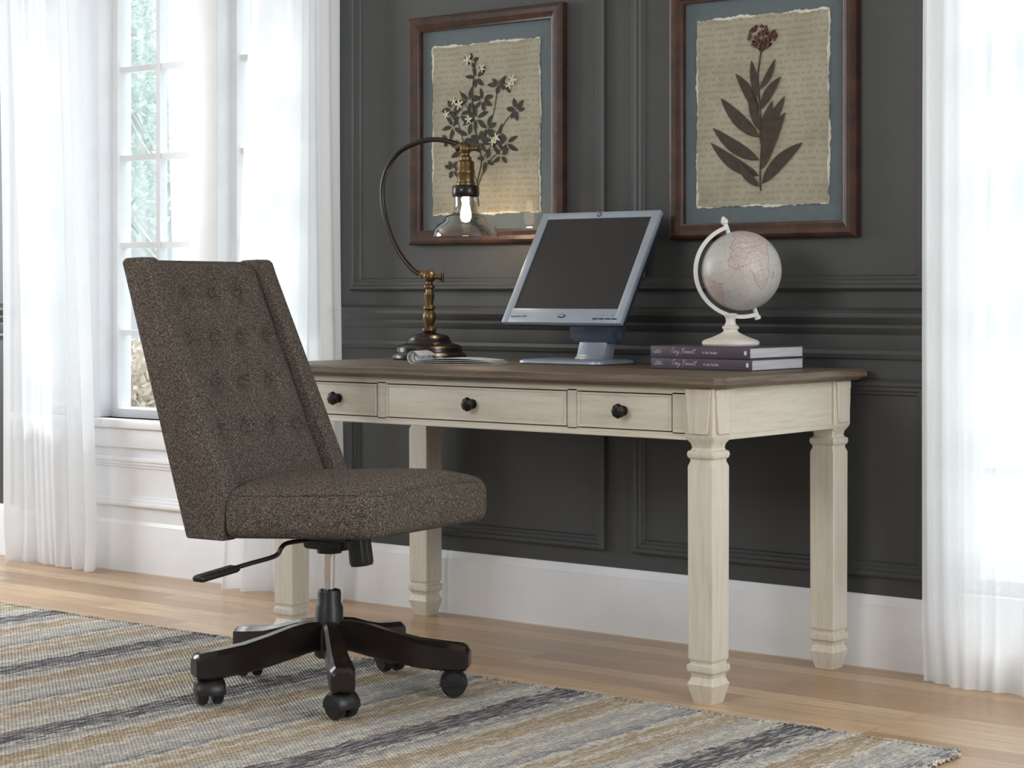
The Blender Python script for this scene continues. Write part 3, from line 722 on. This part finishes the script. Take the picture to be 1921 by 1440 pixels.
def sdist(p, poly):
    best = 99; x, y = p; k_ = max(.2, math.cos(R(y)))
    for i in range(len(poly)):
        (x1, y1), (x2, y2) = poly[i], poly[(i+1) % len(poly)]
        dx, dy = x2-x1, y2-y1; t = max(0, min(1, ((x-x1)*dx+(y-y1)*dy)/(dx*dx+dy*dy)))
        best = min(best, math.hypot((x-x1-t*dx)*k_, y-y1-t*dy))
    return best
NL, NA = 240, 120
sb = MB().rings([[(gr*max(1e-4, math.cos(R(-90+180*j/NA)))*math.cos(2*math.pi*i/NL), gr*max(1e-4, math.cos(R(-90+180*j/NA)))*math.sin(2*math.pi*i/NL), gr*math.sin(R(-90+180*j/NA))) for i in range(NL)] for j in range(NA+1)])
sph = sb.build('globe_ball', GLOBE, glb, angle=180)
for p in sph.data.polygons:
    c_ = p.center; la = math.degrees(math.asin(max(-1, min(1, c_.z/gr)))); lo = math.degrees(math.atan2(c_.y, c_.x)) + 95
    lo = (lo+180) % 360-180
    for pl in land:
        if inside((lo, la), pl): p.material_index = 2 if sdist((lo, la), pl) < 1.1 else 1
sph.location = (gcx, 0, gcz); sph.rotation_euler = (0, R(-19), 0)

# ------------------------------------------------------------------ framed botanicals
fprof = [(0, WALL), (0, WALL-.022), (.004, WALL-.030), (.012, WALL-.034), (.024, WALL-.032), (.034, WALL-.026), (.040, WALL-.022), (.044, WALL-.021), (.044, WALL-.006), (.03, WALL-.002)]
YP = WALL-.0125
def picture(x0, x1, z0, z1, pl, pr, pt_, pb_, label, seed):
    root = thing('framed_picture', label, 'picture', ((x0+x1)/2, WALL, z0), 0, 'framed pressed botanicals on the dark wall')
    MB().loop(x0, x1, z0, z1, fprof).build('frame', M['frame'], root, angle=20, world=True)
    MB().box(x0+.03, x1-.03, WALL-.008, WALL-.001, z0+.03, z1-.03).build('mat_board', M['mat'], root, world=True)
    rnd = random.Random(seed)
    def outline(g_):
        P = []; n = 60
        for (ax0, az0), (ax1, az1) in (((pl, pb_), (pr, pb_)), ((pr, pb_), (pr, pt_)), ((pr, pt_), (pl, pt_)), ((pl, pt_), (pl, pb_))):
            nx, nz = az1-az0, -(ax1-ax0); l = math.hypot(nx, nz); nx /= l; nz /= l
            ph = rnd.uniform(0, 6)
            for i in range(n):
                t = i/n; o = g_ + rnd.uniform(-.0020, .0020) + .0022*math.sin(11*t+ph) + .0014*math.sin(31*t+ph*2)
                P.append((ax0+(ax1-ax0)*t+nx*o, az0+(az1-az0)*t+nz*o))
        return P
    MB().prism(outline(.0015), WALL-.0105, WALL-.008).build('torn_edge', M['torn'], root, world=True)
    rnd.seed(seed+50)
    MB().prism(outline(-.0025), YP, WALL-.0105).build('parchment', M['parch'], root, world=True)
    MB().box(x0+.04, x1-.04, WALL-.019, WALL-.0175, z0+.04, z1-.04).build('glass_pane', M['pglass'], root, world=True)
    return root
p1 = picture(-.808, -.216, 1.118, 1.816, -.723, -.3085, 1.722, 1.210, 'wooden framed pressed branch with small leaves, hanging behind the lamp', 3)
p2 = picture(.159, .744, 1.118, 1.816, .2425, .656, 1.722, 1.207, 'wooden framed pressed plant with long leaves and red flower, above the globe', 4)
def leaf(mb, bx, by, tx, ty, wpx, curve=0, y=YP-.0012, n=9):
    (x0, z0), (x1, z1) = wallpt(bx, by, YP), wallpt(tx, ty, YP)
    d = Vector((x1-x0, z1-z0)); l = d.length; d /= l; nn = Vector((-d.y, d.x)); w = wpx*.0015/2
    A, B = [], []
    for i in range(n+1):
        t = i/n; c = Vector((x0, z0))+d*l*t+nn*curve*l*math.sin(math.pi*t); ww = w*(math.sin(math.pi*t**.85)**.8 if 0 < t < 1 else 0)+.0002
        A.append((c.x+nn.x*ww, c.y+nn.y*ww)); B.append((c.x-nn.x*ww, c.y-nn.y*ww))
    mb.poly([(x, y, z) for x, z in A] + [(x, y, z) for x, z in B[::-1]])
def strand(mb, pts, r, y=YP-.0006):
    mb.tube(smoothpath([(wallpt(a_, b_, YP)[0], y, wallpt(a_, b_, YP)[1]) for a_, b_ in pts], 4), r, 6)
def petal(mb, px, py, r, y, rnd, n=6):
    x, z = wallpt(px, py, YP); ph = rnd.uniform(0, 6)
    mb.poly([(x+r*(.65+.35*math.cos(n*t+ph))*math.cos(t), y, z+r*(.65+.35*math.cos(n*t+ph))*math.sin(t)) for t in [2*math.pi*i/30 for i in range(30)]])
rnd = random.Random(5)
# right: long leaves and a flower head
s = MB(); strand(s, [(1427, 358), (1426, 320), (1429, 250), (1424, 180), (1422, 140), (1428, 95)], [.0026]*21)
s.build('pressed_stem', M['stem'], p2, world=True)
lf = MB()
for i, a_ in enumerate([(1424, 330, 1333, 268, 22, .06), (1424, 300, 1337, 240, 22, .05), (1425, 258, 1352, 184, 23, .04), (1423, 212, 1380, 138, 19, -.04), (1424, 185, 1410, 113, 15, .03),
           (1429, 345, 1506, 267, 23, .05), (1429, 318, 1474, 210, 24, .06), (1428, 272, 1450, 188, 18, .03), (1428, 250, 1473, 180, 17, -.04), (1427, 205, 1466, 143, 17, .05), (1426, 168, 1455, 110, 12, -.05),
           (1425, 350, 1382, 300, 15, .05), (1425, 245, 1407, 165, 16, .03)]):
    leaf(lf, *a_[:4], a_[4]*1.08, a_[5], y=YP-.0012-.00025*i)
lf.build('pressed_leaves', M['leafb'], p2, world=True)
fl = MB()
for i in range(46):
    a_, r_2 = rnd.uniform(0, 6.28), math.sqrt(rnd.random())
    petal(fl, 1430+26*r_2*math.cos(a_), 68+20*r_2*math.sin(a_), rnd.uniform(.006, .011), YP-.001-.0001*i, rnd)
fl.build('pressed_flower', M['petalr'], p2, world=True)
fs = MB()
for i in range(9): strand(fs, [(1428, 98), (1412+i*4.5, 75+abs(i-4)*1.5)], .0012)
fs.build('flower_stalks', M['stem'], p2, world=True)
# left: branching spray
s = MB()
for pts, r in (([(898, 387), (895, 345), (903, 300), (893, 250), (886, 190), (890, 130), (893, 112)], .0022), ([(903, 300), (928, 262), (950, 225), (972, 200)], .0015), ([(900, 285), (925, 215), (932, 170), (936, 150)], .0014),
               ([(896, 345), (876, 290), (862, 240), (852, 205)], .0016), ([(896, 350), (912, 310), (935, 285), (950, 270)], .0015), ([(876, 290), (850, 270), (838, 262)], .0012), ([(890, 225), (872, 195), (862, 170)], .0012), ([(896, 345), (868, 325), (848, 310)], .0012)):
    strand(s, pts, r)
s.build('pressed_stem', M['stem'], p1, world=True)
lf = MB(); q = 0
for cx_, cy_, n, ln in ((893, 145, 5, 20), (885, 115, 4, 15), (880, 190, 6, 24), (905, 188, 6, 24), (893, 222, 6, 26), (862, 215, 5, 22), (850, 238, 5, 22), (842, 262, 4, 18), (930, 260, 6, 26), (950, 268, 5, 24), (940, 292, 4, 22),
                        (968, 205, 6, 22), (935, 160, 5, 20), (948, 160, 4, 16), (915, 240, 5, 24), (850, 318, 6, 22), (868, 285, 4, 22), (912, 300, 4, 22), (880, 255, 5, 24), (900, 265, 5, 24), (848, 205, 4, 18)):
    a0 = rnd.uniform(0, 6.28)
    for i in range(n):
        a_ = a0+2*math.pi*i/n+rnd.uniform(-.3, .3); l_ = ln*rnd.uniform(.75, 1.2); q += 1
        leaf(lf, cx_+3*math.cos(a_), cy_+3*math.sin(a_), cx_+l_*math.cos(a_), cy_+l_*math.sin(a_)*1.05, rnd.uniform(8, 11), rnd.uniform(-.08, .08), y=YP-.001-.00002*q, n=6)
lf.build('pressed_leaves', M['leafg'], p1, world=True)
for i, (a_, b_) in enumerate(((862, 196), (852, 190), (956, 158), (962, 150), (932, 258), (878, 112), (905, 128), (838, 215), (880, 225), (925, 265))):
    fl = MB(); petal(fl, a_, b_, rnd.uniform(.014, .019), YP-.0038-.0001*i, rnd, 5)
    fl.build('pressed_flower', M['petalc'], p1, world=True)

# ------------------------------------------------------------------ outside the window
tag(MB().box(-40, 20, 1.2, 45, -.5, -.3).build('lawn', M['lawn']), 'pale sunlit ground outside the window', 'ground', kind='structure')
def tree(x, y, h, seed, label, fol, spread=1.0, dens=9, leafs=1):
    rd = random.Random(seed); root = thing('garden_tree' if h > 2 else 'garden_shrub', label, 'tree' if h > 2 else 'shrub', (x, y, -.3), 0, 'plants outside the window')
    tr = MB(); tips = []
    def grow(p, d, l, r, dep):
        pts = [p]
        for i in range(4):
            d = (d+Vector((rd.uniform(-.2, .2), rd.uniform(-.2, .2), rd.uniform(-.05, .12)))).normalized(); pts.append(pts[-1]+d*l/4)
        tr.tube(pts, [r*(1-.12*i) for i in range(5)], 6); tips.append(pts[-1])
        if dep > 1: tips.append(pts[2])
        if dep < 4:
            for _ in range(3):
                nd = (d+Vector((rd.uniform(-1, 1), rd.uniform(-1, 1), rd.uniform(-.2, .5)))*.8*spread).normalized()
                grow(pts[rd.choice((2, 3, 4))], nd, l*.68, r*.55, dep+1)
    grow(Vector((0, 0, 0)), Vector((0, 0, 1)), h*.42, h*.014, 0)
    vs, fs_ = [], []
    for t in tips:
        for _ in range(dens):
            c = t+Vector((rd.gauss(0, .26), rd.gauss(0, .26), rd.gauss(0, .24)))*min(1, h/3); s_ = rd.uniform(.03, .07)*min(1, .4+h/4)*leafs
            a_ = Vector((rd.uniform(-1, 1), rd.uniform(-1, 1), rd.uniform(-1, 1))).normalized(); b_ = a_.orthogonal().normalized()
            n0 = len(vs); vs += [c+a_*s_, c+b_*s_*.5, c-a_*s_, c-b_*s_*.5]; fs_.append((n0, n0+1, n0+2, n0+3))
    tr.build('trunk', M['bark'], root)
    me = bpy.data.meshes.new('foliage'); me.from_pydata(vs, [], fs_); me.materials.append(fol)
    o = bpy.data.objects.new('foliage', me); C.objects.link(o); o.parent = root
tree(-8.45, 6.5, 4.6, 11, 'pale leafy garden tree nearest the window glass', M['foliage'], 1.15, 45, .75)
tree(-13.0, 10.6, 6.0, 12, 'taller washed-out garden tree standing farther outside the window', M['foliage'], 1, 60, 1)
tree(-5.5, 3.4, 1.0, 13, 'low autumn-coloured shrub outside, seen through the lowest panes', M['foliage2'], 1.6, 10)

# ------------------------------------------------------------------ light
def area(name, loc, target, sx, sy, power, col):
    l = bpy.data.lights.new(name, 'AREA'); l.shape = 'RECTANGLE'; l.size = sx; l.size_y = sy; l.energy = power; l.color = col
    o = bpy.data.objects.new(name, l); C.objects.link(o); o.location = loc
    o.rotation_euler = (Vector(target)-Vector(loc)).to_track_quat('-Z', 'Y').to_euler(); return o
area('room_softbox', (-.3, -5.0, 2.5), (-.2, -.2, .6), 1.8, 1.2, 66, (1, 1, .985))
area('side_fill_light', (4.2, -1.4, 1.7), (.3, -.2, .7), 1.4, 1.8, 60, (.96, .985, 1))  # unseen fill lamp added on the right; no window stands there
area('far_fill_light', (-4.4, -1.2, 1.7), (-.9, 0, .6), 1.6, 1.8, 82, (.94, .975, 1))  # added fill from the left, out of view, in place of window light
su = bpy.data.lights.new('sun', 'SUN'); su.energy = 3.7; su.angle = R(20); su.color = (1, .995, .98)
so_ = bpy.data.objects.new('sun', su); C.objects.link(so_); so_.rotation_euler = Vector((.12, -.68, -.85)).to_track_quat('-Z', 'Y').to_euler()
pl = bpy.data.lights.new('bulb_light', 'POINT'); pl.energy = 1.2; pl.color = (1, .74, .48); pl.shadow_soft_size = .015
po = bpy.data.objects.new('bulb_light', pl); C.objects.link(po); po.parent = lamp; po.location = (hx, 0, .385)

wd = bpy.data.worlds.new('World'); bpy.context.scene.world = wd; wd.use_nodes = True
nt = wd.node_tree; bg = nt.nodes['Background']
tc = nt.nodes.new('ShaderNodeTexCoord'); sp = nt.nodes.new('ShaderNodeSeparateXYZ'); nt.links.new(tc.outputs['Generated'], sp.inputs[0])
f = mathn(nt, 'MULTIPLY_ADD', sp.outputs['Y'], .5, .5)
sky = ramp(nt, sp.outputs['Z'], [(.02, (.72, .79, .83, 1)), (.2, (.86, .93, .97, 1)), (.5, (2.7, 2.9, 3.1, 1))])
col = mixc(nt, ramp(nt, f, [(.40, (0, 0, 0, 1)), (.55, (1, 1, 1, 1))]), (.35, .355, .36, 1), sky)
nt.links.new(col, bg.inputs['Color']); bg.inputs['Strength'].default_value = 1.0

# ------------------------------------------------------------------ camera
cd = bpy.data.cameras.new('Camera'); cam = bpy.data.objects.new('Camera', cd); C.objects.link(cam)
cd.sensor_fit = 'HORIZONTAL'; cd.sensor_width = 36; cd.lens = F/1921*36; cd.shift_y = -(720-HOR)/1921
cam.location = CAM; cam.rotation_euler = (R(90), 0, TH); cd.clip_end = 200
bpy.context.scene.camera = cam
vs = bpy.context.scene.view_settings
vs.view_transform = 'Standard'; vs.look = 'None'; vs.exposure = 0
